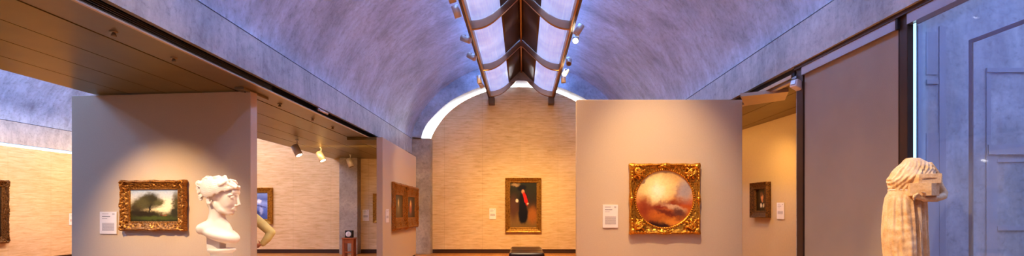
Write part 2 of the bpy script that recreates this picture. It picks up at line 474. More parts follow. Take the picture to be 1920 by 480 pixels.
# right channel inner wall
RWL = ((4.6,10.93),(4.73,8.99))
def slab(bm, P0, P1, th, z0, z1):
    """wall whose front face runs from image-left P0 to image-right P1"""
    a, b = Vector(P0), Vector(P1); d = (b-a).normalized(); n = Vector((-d.y, d.x))*th
    c = [a, b, b+n, a+n]
    lo = [bm.verts.new((p.x,p.y,z0)) for p in c]; hi = [bm.verts.new((p.x,p.y,z1)) for p in c]
    bm.faces.new(lo[::-1]); bm.faces.new(hi)
    for i in range(4):
        j = (i+1)%4; bm.faces.new((lo[i],lo[j],hi[j],hi[i]))
    return bm
dv = (Vector(RWL[1])-Vector(RWL[0])).normalized()
PA = Vector(RWL[0])-dv*6.2; PB = Vector(RWL[1])+dv*1.2
struct('wall_right', slab(bmesh.new(), PA, PB, .14, 0, 3.05), M['white_wall'])

# ------------------------------------------------------------------ glazed right side and courtyard
GX = 3.50
d1, d2, d3 = 6.56, 4.80, 4.70   # post / blind / post
def post(y0, y1, nm):
    return struct(nm, newbox(GX-.03, GX+.06, y0, y1, 0, 3.17), M['bronze'], bevel=.006)
post(6.47, 6.60, 'window_frame_post')
post(4.70, 4.80, 'window_frame_post')
bm = bmesh.new(); box(bm, GX-.06, GX+.1, YN, 6.6, 3.13, 3.172)
struct('trim_17', bm, M['bronze'])
t = thing('roller_blind', 'closed grey-brown woven roller blind under a satin metal header, right of the opening', 'window blind', (GX, 5.65, 0))
obj('fabric', newbox(-.01, .0, -.83, .80, .06, 3.05), M['blind'], t)
obj('header_box', newbox(-.05, .05, -.83, .80, 3.035, 3.13), M['header'], t)
o = obj('end_cap', newbox(-.055, .05, -.86, -.832, 3.03, 3.135), M['dark'], t); o['label'] = 'dark end cap of the blind header'
obj('side_channel', newbox(-.03, .02, .805, .825, 0, 3.05), M['bronze'], t)
obj('side_channel', newbox(-.03, .02, -.85, -.835, 0, 3.03), M['bronze'], t)
struct('window_6', newbox(GX+.03, GX+.04, YN, 4.70, .0, 3.06), M['glass'])
t = thing('window_header', 'satin metal header box above the large glass pane, right of the dark post', 'window header', (GX, .35, 3.035))
obj('header_box', newbox(-.05, .05, -4.35, 4.33, 0, .095), M['header'], t)
t = thing('glass_edge_glow', 'thin pale cyan glass edge with daylight glow beside the bronze post behind the headless statue', 'glass edge', (GX-.01, 4.655, 0))
M['cyan'] = emis('cyan_daylight_glow', (.42,.78,1,1), 1.15)  # emission stands in for daylight along the glass edge, no lamp
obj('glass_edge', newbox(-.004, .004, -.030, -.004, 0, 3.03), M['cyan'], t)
# bronze framed door leaf just beyond the glass
t = thing('door_frame', 'thin dark bronze square-cornered door frame standing outside the blue glass', 'door frame', (3.72, 4.33, 0))
obj('stile', newbox(-.006, .006, -.016, .016, 0, 2.76), M['stile'], t)
obj('stile', newbox(-.006, .006, -3.02, -2.98, 0, 2.76), M['stile'], t)
obj('top_rail', newbox(-.006, .006, -2.98, .016, 2.76, 2.79), M['stile'], t)
# courtyard facade with moulded recesses
FY = 6.78
struct('wall_courtyard', newbox(3.62, 14, FY, FY+.12, 0, 6.5), M['facade'])
struct('floor_courtyard', newbox(3.6, 14, YN, FY, -.1, -.01), M['facade_light'])
def fbox(px0, px1, py0, py1, proj, mat, nm):
    a = at(px0, py1, FY); b = at(px1, py0, FY)
    return struct(nm, newbox(a.x, b.x, FY-proj, FY-.002, a.z, b.z), M[mat])
bm = bmesh.new()
for (a,b,c,d_,p) in ((1720,1726,48,480,.05),(1736,1758,150,158,.06),(1736,1756,60,140,.02),(1760,1772,50,480,.04),(1848,2100,128,136,.07),(1848,1856,136,290,.05),(1850,2100,272,290,.09),(1848,1868,290,480,.04),(1868,2100,298,304,.05),(1868,2100,424,432,.06),(1736,1760,250,480,.03)):
    A = at(a, d_, FY); B = at(b, c, FY)
    box(bm, A.x, B.x, FY-p*.35, FY-.002, max(A.z,0.02), B.z)
struct('trim_18', bm, M['facade_light'])

# ------------------------------------------------------------------ partitions
LP = ((-6.375,7.63),(-3.653,7.32)); RP = ((.876,7.88),(3.327,7.88)); MP = ((-3.06,11.97),(-3.2,16.4))
EW = ((-5,YE),(5,YE)); LW = ((-12.87,5),(-12.87,16))
def partition(P0, P1, th, top, label):
    a = Vector(P0); ang = math.atan2(P1[1]-P0[1], P1[0]-P0[0]); L = (Vector(P1)-a).length
    t = thing('partition_wall', label, 'partition', (a.x, a.y, 0), ang)
    obj('panel', newbox(0, L, 0, th, .04, top), M['paint'], t, bevel=.008)
    obj('base_plate', newbox(.03, L-.03, .02, th-.02, 0, .04), M['dark'], t)
    return t
partition(LP[0], LP[1], .15, 3.035, 'wide tan partition panel holding the gilt-framed landscape, behind the white marble bust')
partition(RP[0], RP[1], .14, 3.035, 'wide tan partition panel holding the square gilt frame with the round painting')
partition(MP[0], MP[1], .14, 3.035, 'tan partition seen edge-on with a pair of ornate dark gilt frames, beside the far column')

# partition head plates and small fittings near the soffits
t = thing('partition_arm', 'pale folded metal arm plate sticking out above the right tan partition', 'bracket', (3.14, 7.5, 3.0))
bm = bmesh.new()
q = [(0,0),(.53,-.3),(.75,.25),(.35,.68)]
lo = [bm.verts.new((x,y,0.0)) for x,y in q]; hi = [bm.verts.new((x,y,.045)) for x,y in q]
bm.faces.new(lo[::-1]); bm.faces.new(hi)
for i in range(4): bm.faces.new((lo[i],lo[(i+1)%4],hi[(i+1)%4],hi[i]))
obj('plate', bm, M['lip'], t)
A = at(662,256,12.1)
t = thing('partition_arm', 'flat tan metal arm plate reaching left from the top of the edge-on partition', 'bracket', (-3.2, 12.1, 2.99))
bm = bmesh.new()
q = [(0,-.02),(.0,1.3),(-.16,1.3),(-.72,.25),(-.70,-.02)]
lo = [bm.verts.new((x,y,0.0)) for x,y in q]; hi = [bm.verts.new((x,y,.06)) for x,y in q]
bm.faces.new(lo[::-1]); bm.faces.new(hi)
for i in range(5): bm.faces.new((lo[i],lo[(i+1)%5],hi[(i+1)%5],hi[i]))
obj('plate', bm, M['soffit'], t)
# bracket plate in soffit strip above left partition
t = thing('ceiling_bracket', 'flat metal ceiling bracket above the right corner of the tan partition behind the bust', 'bracket', (-3.72, 7.5, 3.02))
obj('plate', newbox(-.06, .06, -.35, .35, -.0, .035), M['soffit_grey'], t, bevel=.004)
obj('screw', lathe(bmesh.new(), [(.012,-.006),(.012,0)], (0,-.2,0), 12), M['dark'], t)
# round knobs (sprinkler heads) under the strip
def knob(d, label, mat='soffit_grey', x=-3.7):
    t = thing('ceiling_sprinkler', label, 'ceiling sprinkler', (x, d, 3.058), 0, 'sprinkler heads along the left soffit strip')
    obj('rose', lathe(bmesh.new(), [(.034,-.012),(.036,0)], seg=20), M[mat], t, True)
    obj('nozzle', lathe(bmesh.new(), [(.018,-.05),(.024,-.044),(.02,-.03),(.012,-.012)], seg=16), M[mat], t, True)
for d, l in ((4.93,'round metal sprinkler head on the soffit strip, nearest the top left corner of the photo'),
             (5.78,'second round metal sprinkler head from the left along the soffit strip'),
             (8.3,'small sprinkler head on the soffit strip just right of the tan partition corner'),
             (9.6,'small sprinkler head on the soffit strip, between the partition corner and the slot fitting'),
             (10.6,'small sprinkler head on the soffit strip left of the flat partition arm')):
    knob(d, l)
# small fitting inside the slot
t = thing('track_fitting', 'small white cylindrical fitting caught in the dark slot under the left beam', 'fitting', (-3.44, 9.45, 3.135))
bm = bmesh.new(); tube(bm, [(0,-.22,0),(0,.16,0)], .022, 12); obj('body', bm, M['white'], t, True)
bm = bmesh.new(); tube(bm, [(.0,-.3,0),(0,-.24,0)], .032, 12); obj('collar', bm, M['header'], t, True)
# white box on the post
t = thing('security_sensor', 'small white boxy sensor tilted on the bronze post left of the blind', 'sensor', (3.44, 6.52, 2.93), math.radians(25))
bm = newbox(-.075, .055, -.05, .05, -.05, .05, M=Matrix.Rotation(math.radians(18),4,'Y'))
obj('housing', bm, M['white'], t, bevel=.012)
bm = newbox(.05, .1, -.015, .015, -.015, .015); obj('bracket', bm, M['white'], t)
bm = newbox(-.085,-.074,-.03,.03,-.025,.025, M=Matrix.Rotation(math.radians(18),4,'Y')); obj('lens', bm, M['header'], t)
t = thing('ceiling_track', 'pale metal track running under the right soffit from the sensor to the partition arm', 'track', (3.5, 6.75, 3.02))
obj('channel', newbox(-.03, .03, 0, 2.2, 0, .03), M['header'], t)

# ------------------------------------------------------------------ the skylight fixture
SKX = .04
WP = [(1.0,0),(.85,.012),(.70,.055),(.55,.14),(.425,.246),(.30,.36),(.165,.49),(.08,.58),(0,.64)]
def wing_z(x):  # height of the rib's lower edge at half-offset x
    x = abs(x)
    for (xa,za),(xb,zb) in zip(WP, WP[1:]):
        if xb <= x <= xa:
            f = (xa-x)/(xa-xb); return za+(zb-za)*f
    return 0
# smoother samples
def wsamp(x0, x1, n): return [(x0+(x1-x0)*i/n) for i in range(n+1)]
def wz(x):
    return (wing_z(x-.04 if x > .04 else 0)+wing_z(x)+wing_z(min(1,x+.04)))/3
sky = thing('skylight_fixture', 'long winged skylight reflector with curved ribs hanging under the vault crown', 'skylight', (SKX, 0, 4.97))
RY = [-2.0+.05, 1.17, 4.30, 7.43, 10.57, 13.70, 16.85]
RY = [y for y in RY]
for s in (-1, 1):
    for a, b in zip(RY, RY[1:]):
        # perforated outer sheet
        bm = bmesh.new()
        xs = wsamp(.40, .97, 12)
        rows = [[Vector((s*x, y, wz(x)+.175)) for x in xs] for y in (a+.03, b-.03)]
        up = [[v+Vector((0,0,.006)) for v in r] for r in rows]
        rings(bm, [rows[0]+up[0][::-1], rows[1]+up[1][::-1]])
        o = obj('perforated_wing', bm, M['wing'], sky, True)
        bm = bmesh.new()
        xs = wsamp(.012, .40, 8)
        rows = [[Vector((s*x, y, wz(x)+.175)) for x in xs] for y in (a+.03, b-.03)]
        up = [[v+Vector((0,0,.006)) for v in r] for r in rows]
        rings(bm, [rows[0]+up[0][::-1], rows[1]+up[1][::-1]])
        obj('solid_wing', bm, M['inner'], sky, True)
    for y in RY:
        bm = bmesh.new()
        xs = wsamp(.0, 1.0, 22)
        rows = []
        for x in xs:
            z = wz(x); rows.append([Vector((s*x,y-.02,z+.012)),Vector((s*x,y+.02,z+.012)),Vector((s*x,y+.02,z+.20)),Vector((s*x,y-.02,z+.20))])
        rings(bm, rows)
        r = obj('rib', bm, M['rib'], sky)
        bm = bmesh.new()
        rows = []
        for x in xs:
            z = wz(x); rows.append([Vector((s*x,y-.035,z)),Vector((s*x,y+.035,z)),Vector((s*x,y+.035,z+.012)),Vector((s*x,y-.035,z+.012))])
        rings(bm, rows)
        obj('flange', bm, M['rib_edge'], r)
    obj('side_rail', newbox(s*.985-.022, s*.985+.022, RY[0], 16.95, -.01, .16), M['rib_edge'] if s > 0 else M['rib'], sky, bevel=.008)
    obj('track', newbox(s*1.035-.02, s*1.035+.02, RY[0], 16.95, .0, .04), M['rail'], sky)
    obj('wall_bracket', newbox(s*.95-.09, s*.95+.09, 16.88, 17.195, -.2, .02), M['rail'], sky, bevel=.006)
obj('ridge_bar', newbox(-.018, .018, RY[0], 16.9, .74, .80), M['rib_edge'], sky)

# ------------------------------------------------------------------ lamp heads
def lamp(base, direction, label, lens, group=None, arm=.075, r=.064, L=.22, cat='spotlight'):
    """base: where it is fixed; barrel aims along direction"""
    base = Vector(base); d = Vector(direction).normalized()
    t = thing('spotlight', label, cat, base, 0, group)
    c = Vector((0,0,-arm))
    u, w = frame_of(d)
    bm = bmesh.new()
    p0 = c-d*L*.55; p1 = c+d*L*.45
    rows = []
    for q, rr in ((p0,r*.8),(p0+d*.012,r),(p1,r),(p1,r*.86),(p1-d*.035,r*.8)):
        rows.append([q+(u*math.cos(2*PI*k/24)+w*math.sin(2*PI*k/24))*rr for k in range(24)])
    rings(bm, rows)
    obj('barrel', bm, M['lamp'], t, True)
    bm = bmesh.new()
    q = p1-d*.008
    rings(bm, [[q+(u*math.cos(2*PI*k/20)+w*math.sin(2*PI*k/20))*r*.84 for k in range(20)],
               [q-d*.01+(u*math.cos(2*PI*k/20)+w*math.sin(2*PI*k/20))*r*.84 for k in range(20)]])
    obj('lens', bm, M[lens], t)
    bm = bmesh.new(); tube(bm, [(0,0,0),(0,0,-arm)], .011, 10); obj('stem', bm, M['lamp'], t)
    obj('mounting_box', newbox(-.019,.019,-.05,.05,-.022,.0), M['lamp'], t, bevel=.003)
    return base+c+d*L*.5
RX = 1.055
rail_l = [(8.75,(.25,.5,-.8),'lens','topmost grey spotlight on the left skylight track, aimed down'),
          (9.45,(.3,.3,-.85),'lens','glowing grey spotlight second from the top on the left skylight track'),
          (10.95,(-.7,.3,.35),'lens_off','dark unlit spotlight on the left skylight track just above the second rib'),
          (12.2,(-.7,.3,.45),'lens_off','unlit spotlight on the left skylight track right at the second rib'),
          (14.4,(.15,.0,-1),'lens_off','unlit warm-toned spotlight hanging straight down on the left track near the end wall'),
          (14.9,(.5,.5,-.75),'lens','small lit spotlight at the far end of the left skylight track')]
rail_r = [(10.4,(-.45,.1,-.75),'lens_off','grey spotlight on the right skylight track just above the glaring lamp'),
          (10.95,(-.15,-.75,-.6),'lens_hot','glaring bright spotlight on the right skylight track'),
          (12.6,(-.05,-.6,-.7),'lens_off','grey spotlight on the right skylight track just before the second rib'),
          (13.6,(-.35,-.6,-.7),'lens','lit spotlight on the right skylight track beyond the second rib'),
          (14.3,(.05,.0,-1),'lens_off','unlit spotlight hanging straight down at the far end of the right skylight track')]
for d, dr, ln, lb in rail_l: lamp((SKX-RX-.075, d, 4.985), dr, lb, ln, 'spotlights on the skylight tracks')
for d, dr, ln, lb in rail_r: lamp((SKX+RX+.075, d, 4.985), dr, lb, ln, 'spotlights on the skylight tracks')
for p, d, dr, ln, lb in (((557,283),12.5,(.45,-.1,-.8),'lens','lit spotlight under the left soffit, leftmost of its row of three'),
                     ((602,294),14.1,(.45,-.1,-.8),'lens','lit spotlight under the left soffit, middle of its row of three'),
                     ((657,306),15.9,(.35,-.1,-.9),'lens_off','unlit spotlight under the left soffit above the grey column')):
    P = at(p[0], p[1], d)
    lamp((P.x, P.y, 3.05), dr, lb, ln, 'spotlights under the left soffit', arm=3.05-P.z, r=.085, L=.27)

# ------------------------------------------------------------------ pictures
def rect_pt(s, hw, hh):
    """s in 0..4 round a rectangle, corners at integers"""
    k = int(s) % 4; f = s-int(s)
    c = [(-hw,-hh),(hw,-hh),(hw,hh),(-hw,hh)]
    a, b = c[k], c[(k+1)%4]
    return a[0]+(b[0]-a[0])*f, a[1]+(b[1]-a[1])*f
def frame_mesh(w, h, bx, depth, ornate=1.0, circle=None, n=60, m=18, seed=0, scallop=.012, prof='cove'):
    bm = bmesh.new()
    rows = []
    for k in range(4):
        for i in range(n):
            s = k+i/n
            x, z = rect_pt(s, w/2, h/2)
            if circle:
                a = math.atan2(z, x); xi, zi = circle*math.cos(a), circle*math.sin(a)
            else:
                xi, zi = rect_pt(s, w/2-bx, h/2-bx)
            f = i/n; cd = min(f, 1-f)            # 0 at corners .5 at middle
            sc = scallop*ornate*(.5+.5*math.cos(f*2*PI*4))*(1.0 if cd < .18 or abs(cd-.5) < .1 else .35)
            sc += scallop*.5*ornate*noise.noise(Vector((x*22+seed, z*22, 3)))
            L = math.hypot(x, z); 
            nx, nz = (0,-1) if k == 0 else (1,0) if k == 1 else (0,1) if k == 2 else (-1,0)
            ox, oz = x+nx*sc, z+nz*sc
            row = [Vector((xi, -.004, zi))]
            for j in range(m+1):
                u = j/m
                px, pz = xi+(ox-xi)*u, zi+(oz-zi)*u
                if prof == 'cove': hgt = depth*(.38+.62*max(0,(u-.12)/.88)**1.6 if u < .82 else 1.0-.35*((u-.82)/.18))
                elif prof == 'flat': hgt = depth*(.55 if u < .12 else (.62 if u < .2 else (.45+.5*u if u < .85 else .95)))
                else: hgt = depth*(.5+.5*math.sin(PI*min(1,u*1.05)))
                if .04 < u < .10: hgt += .004+ .004*math.cos(s*n*PI/1.5)
                o_ = ornate*(.45+.9*math.exp(-(cd/.13)**2)+.5*math.exp(-((cd-.5)/.08)**2))*math.sin(PI*min(1,max(0,(u-.1)/.9)))**.5 if u > .1 else 0
                if o_:
                    q = Vector((px*26+seed, pz*26, 0)); q2 = Vector((px*60+seed, pz*60, 5))
                    v = 1-2*abs(noise.noise(q)); v2 = 1-2*abs(noise.noise(q2))
                    hgt += depth*.45*o_*(v*.7+v2*.35-.3)
                row.append(Vector((px, -max(.004,hgt), pz)))
            row.append(Vector((ox*.995, -.002, oz*.995)))
            rows.append(row)
    rings(bm, rows+[rows[0]], close=False, cap=False)
    bmesh.ops.remove_doubles(bm, verts=bm.verts, dist=1e-6)
    return bm
def picture(name, label, line, px0, px1, py0, py1, border, depth, fmat, pmat_fn, ornate=1, circle=None, prof='cove', group=None, seed=0, d=None):
    a = on_line(px0, *line); b = on_line(px1, *line)
    w = (b-a).length; c = (a+b)/2
    zt = EYE+(VPY-py0)*c.y/F; zb = EYE+(VPY-py1)*c.y/F; h = zt-zb
    if circle: w = h = (w+h)/2
    P0, P1 = Vector(line[0]), Vector(line[1]); dr = (P1-P0).normalized(); nrm = Vector((dr.y,-dr.x))
    ang = math.atan2(dr.y, dr.x)
    t = thing(name, label, 'painting', (c.x+nrm.x*.004, c.y+nrm.y*.004, (zt+zb)/2), ang, group)
    R = circle*w if circle else None
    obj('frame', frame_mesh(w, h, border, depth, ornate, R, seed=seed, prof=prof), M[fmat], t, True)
    if circle:
        bm = bmesh.new(); lathe(bm, [(R*1.01,0),(R*1.01,.006)], seg=64)
        bmesh.ops.rotate(bm, verts=bm.verts, matrix=Matrix.Rotation(PI/2,3,'X'))
        bmesh.ops.translate(bm, verts=bm.verts, vec=(0,-.012,0))
        cw = ch = 2*R
        # beaded ring
        bb = bmesh.new()
        for k in range(84):
            an = 2*PI*k/84
            ell(bb, (R*1.035*math.cos(an), -depth*.55, R*1.035*math.sin(an)), (.011,.011,.011), seg=8, rng=5)
        obj('beaded_ring', bb, M[fmat], t, True)
        # scrolled corner leaves
        for sx in (-1,1):
            for sz in (-1,1):
                bb = bmesh.new()
                for k in range(7):
                    rr = w*.5; ang2 = (k-3)*.30
                    bx_, bz_ = sx*rr*.80, sz*rr*.80
                    dx_, dz_ = -sx*math.cos(PI/4+ang2), -sz*math.sin(PI/4+ang2)
                    pts = []
                    for q in range(7):
                        f = q/6
                        cu = .03*math.sin(f*PI*1.3)*(1 if k % 2 else -1)
                        pts.append((bx_+dx_*(-.03+.16*f*(1-.07*abs(k-3)))+cu*dz_, -depth*(1.0+.25*math.sin(f*PI)), bz_+dz_*(-.03+.16*f*(1-.07*abs(k-3)))-cu*dx_))
                    caps(bb, pts, [.014,.016,.014,.012,.011,.012,.016], 8)
                ell(bb, (sx*w*.455,-depth*.9,sz*w*.455), (.045,.03,.045), seg=12, rng=8)
                for q in range(5):
                    ell(bb, (sx*w*(.47-.045*q),-depth*1.0,sz*w*.47), (.02,.014,.016), seg=8, rng=6)
                    ell(bb, (sx*w*.47,-depth*1.0,sz*w*(.47-.045*q)), (.016,.014,.02), seg=8, rng=6)
                obj('corner_scroll', bb, M[fmat], t, True)
        for (mx,mz) in ((0,1),(0,-1),(1,0),(-1,0)):
            bb = bmesh.new()
            ell(bb, (mx*w*.475,-depth*.95,mz*w*.475), (.03,.022,.03), seg=12, rng=8)
            for s_ in (-1,1):
                pts = [(mx*w*.475+s_*mz*.10*f, -depth*(1.02-.2*f), mz*w*(.475)-(.02*f*f*mz)+s_*mx*.10*f) for f in (0,.3,.6,1)]
                caps(bb, pts, [.014,.012,.01,.006], 8)
            obj('centre_shell', bb, M[fmat], t, True)
    else:
        cw, ch = w-2*border, h-2*border
        bm = newbox(-cw/2-.003, cw/2+.003, -.016, -.006, -ch/2-.003, ch/2+.003)
    obj('canvas', bm, pmat_fn(cw, ch), t)
    return t, (c.x, c.y, (zt+zb)/2), nrm
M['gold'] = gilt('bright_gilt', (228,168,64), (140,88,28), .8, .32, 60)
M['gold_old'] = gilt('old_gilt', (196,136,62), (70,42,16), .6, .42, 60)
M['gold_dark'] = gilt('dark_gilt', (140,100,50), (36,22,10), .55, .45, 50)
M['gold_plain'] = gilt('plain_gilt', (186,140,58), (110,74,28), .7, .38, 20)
def pm_round(w, h):
    return painting('hazy_golden_scene', w, h, [(0,(120,54,16)),(.22,(196,110,34)),(.42,(190,88,36)),(.52,(226,150,72)),(.72,(240,190,110)),(1,(206,160,98))],
      [(-.25,.35,.55,.5,(255,232,160),.75,0),(-.25,.30,.2,.25,(255,250,205),.8,0),(.45,.05,.10,.42,(206,140,76),.6,.2),(.75,.3,.3,.35,(178,160,150),.7,0),
       (.0,-.22,.6,.12,(140,50,20),.7,-.2),(.35,-.30,.4,.10,(214,170,130),.5,.35),(.1,-.5,.45,.08,(120,52,22),.6,.3),(.5,-.48,.25,.12,(110,66,48),.6,.3),(-.7,-.35,.2,.35,(150,66,24),.8,0),
       (-.2,-.92,.4,.12,(54,24,16),.5,.1),(.3,-.8,.4,.1,(220,140,50),.8,0)], .22, 3.2, 7, .35)
def pm_land(w, h):
    return painting('tree_landscape', w, h, [(0,(52,44,20)),(.18,(66,66,28)),(.30,(110,100,60)),(.36,(222,196,140)),(.6,(226,214,188)),(1,(168,186,206))],
      [(.45,-.05,.4,.35,(250,234,186),.8,0),(-.75,-.1,.35,.4,(72,60,30),.6,0),(-.3,.25,.42,.45,(78,70,34),.45,0),(-.12,.35,.35,.42,(64,58,30),.5,0),(-.5,.15,.3,.32,(92,84,46),.6,0),(.2,.15,.22,.22,(96,90,54),.6,0),
       (-.2,-.3,.05,.35,(40,30,16),.4,.1),(-.5,-.5,.7,.2,(54,44,22),.5,.12),(.92,.1,.16,.75,(88,78,44),.6,0),(.86,-.4,.2,.3,(60,54,28),.6,0),(.3,-.55,.03,.12,(96,54,32),.4,0),(.42,-.62,.1,.05,(150,96,60),.5,0),(.1,-.8,.8,.12,(82,90,36),.7,0)], .22, 4.5, 8, .5)
def pm_fig(w, h):
    return painting('dark_standing_figure', w, h, [(0,(122,96,50)),(.25,(128,98,54)),(.4,(84,58,30)),(.62,(52,44,24)),(1,(44,48,26))],
      [(.7,-.45,.35,.35,(160,100,40),.6,0),(-.75,-.1,.3,.5,(92,60,38),.6,0),(-.6,.9,.3,.08,(170,140,96),.6,0),(-.02,-.42,.36,.42,(16,18,22),.2,.05),(-.05,-.1,.28,.4,(18,18,20),.2,.0),(.0,.3,.30,.3,(20,18,18),.25,0),(-.1,.76,.34,.13,(14,12,14),.25,-.1),(-.02,.6,.12,.1,(214,156,116),.3,0),
       (.16,.28,.12,.34,(206,40,30),.25,-.5),(-.48,.2,.1,.08,(226,206,180),.3,0),(.36,.06,.09,.05,(220,190,160),.3,0)], .10, 4, 6, .4)
def pm_portrait(w, h):
    return painting('dark_portrait', w, h, [(0,(46,34,16)),(.5,(60,44,20)),(1,(52,38,18))],
      [(.05,-.5,.6,.35,(30,22,14),.4,0),(-.1,-.5,.2,.2,(224,206,170),.4,.3),(.4,-.5,.2,.16,(206,188,150),.4,-.6),(.1,.25,.26,.34,(206,140,88),.3,0),(.0,.55,.28,.2,(110,70,34),.5,0),(.2,-.1,.14,.12,(190,120,74),.5,0)], .12, 4, 5, .3)
def pm_blue(w, h):
    return painting('blue_misty_scene', w, h, [(0,(70,90,150)),(.4,(96,120,190)),(.6,(150,170,220)),(.75,(90,110,170)),(1,(140,160,206))],
      [(.2,.35,.2,.13,(240,240,250),.6,0),(0,-.5,.6,.15,(60,70,120),.6,.3),(.4,-.3,.15,.3,(170,180,214),.6,0),(0,.05,.9,.05,(80,84,130),.4,.2)], .15, 4, 6, .3)
def pm_tall(tint):
    def f(w, h):
        return painting('dim_figure_scene', w, h, [(0,(66,40,20)),(.4,(76,62,40)),(1,(44,44,34))],
          [(-.1,.0,.35,.6,tint,.5,.1),(-.1,.3,.12,.3,(236,206,150),.6,0),(.5,-.2,.3,.5,(60,40,24),.6,0)], .2, 4, 6, .4)
    return f
def pm_dark(w, h):
    return painting('dark_scene', w, h, [(0,(50,34,18)),(1,(70,56,34))], [(0,0,.5,.5,(110,80,44),.7,0)], .2)
LIT = {}
_, LIT['land'], n_land = picture('framed_painting', 'tree landscape in ornate carved gilt frame, left of the marble bust', LP, 232, 352, 339, 432, .125, .085, 'gold_old', pm_land, 1.0, seed=3)
_, LIT['round'], n_round = picture('framed_painting', 'round golden misty painting in a square scrolled gilt frame', RP, 1179, 1311, 308, 438, .1, .075, 'gold', pm_round, .85, circle=.405, seed=9)
_, LIT['fig'], n_fig = picture('framed_painting', 'tall painting of dark figure with red accent, plain gilt frame, end wall', EW, 947.5, 1015, 333.5, 435.5, .155, .07, 'gold_plain', pm_fig, .03, prof='flat', seed=5)
_, LIT['port'], n_port = picture('framed_painting', 'small dark portrait in a brown frame on the side wall beyond the round painting', RWL, 1414.5, 1446, 342, 408, .13, .10, 'gold_dark', pm_portrait, .12, prof='flat', seed=6)
picture('framed_painting', 'blue misty painting in a plain gilt frame behind the man in the cream shirt', EW, 452, 512, 352, 420, .16, .08, 'gold_plain', pm_blue, .03, prof='flat', seed=2)
picture('framed_painting', 'tall dim painting in heavy dark gilt frame on the edge-on partition, nearer of the pair', MP, 734, 757.5, 344, 430, .30, .09, 'gold_old', pm_tall((120,110,84)), 1.0, seed=11)
picture('framed_painting', 'reddish painting in heavy dark gilt frame on the edge-on partition, farther of the pair', MP, 758, 779.5, 350, 427, .30, .09, 'gold_old', pm_tall((180,90,50)), 1.0, seed=14)
picture('framed_painting', 'dark gilt framed painting cut by the left edge of the photo on the stone wall', LW, -45, 11.5, 337, 457, .16, .1, 'gold_dark', pm_dark, .9, seed=17)
picture('framed_painting', 'thin slice of a gilt frame on the stone wall beside the edge-on partition', EW, 700, 742, 363, 418, .12, .07, 'gold_plain', pm_dark, .05, prof='flat', seed=21)

# ------------------------------------------------------------------ wall labels
def wall_label(line, px0, px1, py0, py1, label, lines=True):
    a = on_line(px0, *line); b = on_line(px1, *line); w = (b-a).length; c = (a+b)/2
    zt = EYE+(VPY-py0)*c.y/F; zb = EYE+(VPY-py1)*c.y/F; h = zt-zb
    dr = (Vector(line[1])-Vector(line[0])).normalized(); nrm = Vector((dr.y,-dr.x))
    t = thing('wall_label', label, 'label', (c.x+nrm.x*.003, c.y+nrm.y*.003, (zt+zb)/2), math.atan2(dr.y, dr.x))
    obj('card', newbox(-w/2, w/2, -.014, 0, -h/2, h/2), M['card'], t, bevel=.002)
    hh = h/2
    obj('small_print', newbox(-w*.36, w*.36, -.0152, -.0141, -hh*(.72 if lines else .4), -hh*.0), M['text'], t)
    obj('heading_line', newbox(-w*.36, w*.02, -.0152, -.0141, hh*.79, hh*.825), M['print'], t)
    obj('date_line', newbox(-w*.36, -w*.05, -.0152, -.0141, hh*.37, hh*.40), M['print'], t)
    obj('grid_mark', newbox(w*.24, w*.38, -.0152, -.0141, hh*.72, hh*.86), M['grid'], t)
    obj('title_line', newbox(-w*.36, w*.12, -.0152, -.0141, hh*.55, hh*.60), M['print_dark'], t)
wall_label(LP, 189, 220.5, 397, 438.5, 'white printed label card left of the landscape painting')
wall_label(RP, 1130, 1158.5, 384, 427, 'white printed label card left of the square gilt frame')
wall_label(EW, 917.5, 930, 391, 411, 'small white label card on the end wall left of the standing figure painting', False)
wall_label(RWL, 1458, 1471.5, 380, 411, 'white label card right of the small dark portrait', False)
wall_label(EW, 680, 692, 393, 414, 'small white label card on the stone wall left of the edge-on partition', False)
wall_label(LW, 129, 137, 400, 422, 'white label card on the left stone wall at the edge of the tan partition', False)
wall_label(MP, 722.5, 728, 392, 417, 'white label card on the edge-on partition left of the pair of dark frames', False)

# ------------------------------------------------------------------ bench
t = thing('bench', 'black leather upholstered bench in the middle of the gallery floor', 'bench', (.17, 12.87, 0))
o = obj('seat', newbox(-.40, .40, -1.02, 1.02, .16, .45), M['leather'], t); m = o.modifiers.new('b','BEVEL'); m.width = .06; m.segments = 4
for p in o.data.polygons: p.use_smooth = True
obj('base', newbox(-.36, .36, -.96, .96, .0, .165), M['dark'], t)
bm = bmesh.new()
for y in (-.34,.34): box(bm, -.385, .385, y-.004, y+.004, .449, .4525)
obj('seam', bm, M['dark'], t)

# ------------------------------------------------------------------ instrument on wooden stand
P = at(655, 446, 15.6)
t = thing('wooden_stand', 'narrow orange-brown wooden stand under the small black instrument by the grey column', 'stand', (P.x, P.y, 0))
zt = EYE+(VPY-445.5)*.0156
obj('top', newbox(-.18,.18,-.15,.15,zt-.04,zt), M['wood'], t, bevel=.006)
for sx in (-1,1):
    for sy in (-1,1):
        obj('leg', newbox(sx*.13-.03,sx*.13+.03,sy*.11-.03,sy*.11+.03,0,zt-.04), M['wood'], t)
obj('rail', newbox(-.15,.15,-.125,-.105,zt-.16,zt-.04), M['wood'], t)
obj('shelf', newbox(-.14,.14,-.12,.12,.15,.18), M['wood'], t)
t = thing('hygrometer', 'small black box instrument with round white dial on the wooden stand', 'instrument', (P.x, P.y, zt))
obj('case', newbox(-.105,.105,-.08,.08,0,.21), M['dark'], t, bevel=.01)
bm = lathe(bmesh.new(), [(.08,0),(.08,.008),(.07,.012)], seg=32); bmesh.ops.rotate(bm, verts=bm.verts, matrix=Matrix.Rotation(PI/2,3,'X')); bmesh.ops.translate(bm, verts=bm.verts, vec=(0,-.08,.105))
obj('dial', bm, M['white'], t, True)
bm = newbox(-.003,.003,-.096,-.094,.10,.16); box(bm,-.04,.0,-.096,-.094,.102,.108); obj('hands', bm, M['dark'], t)

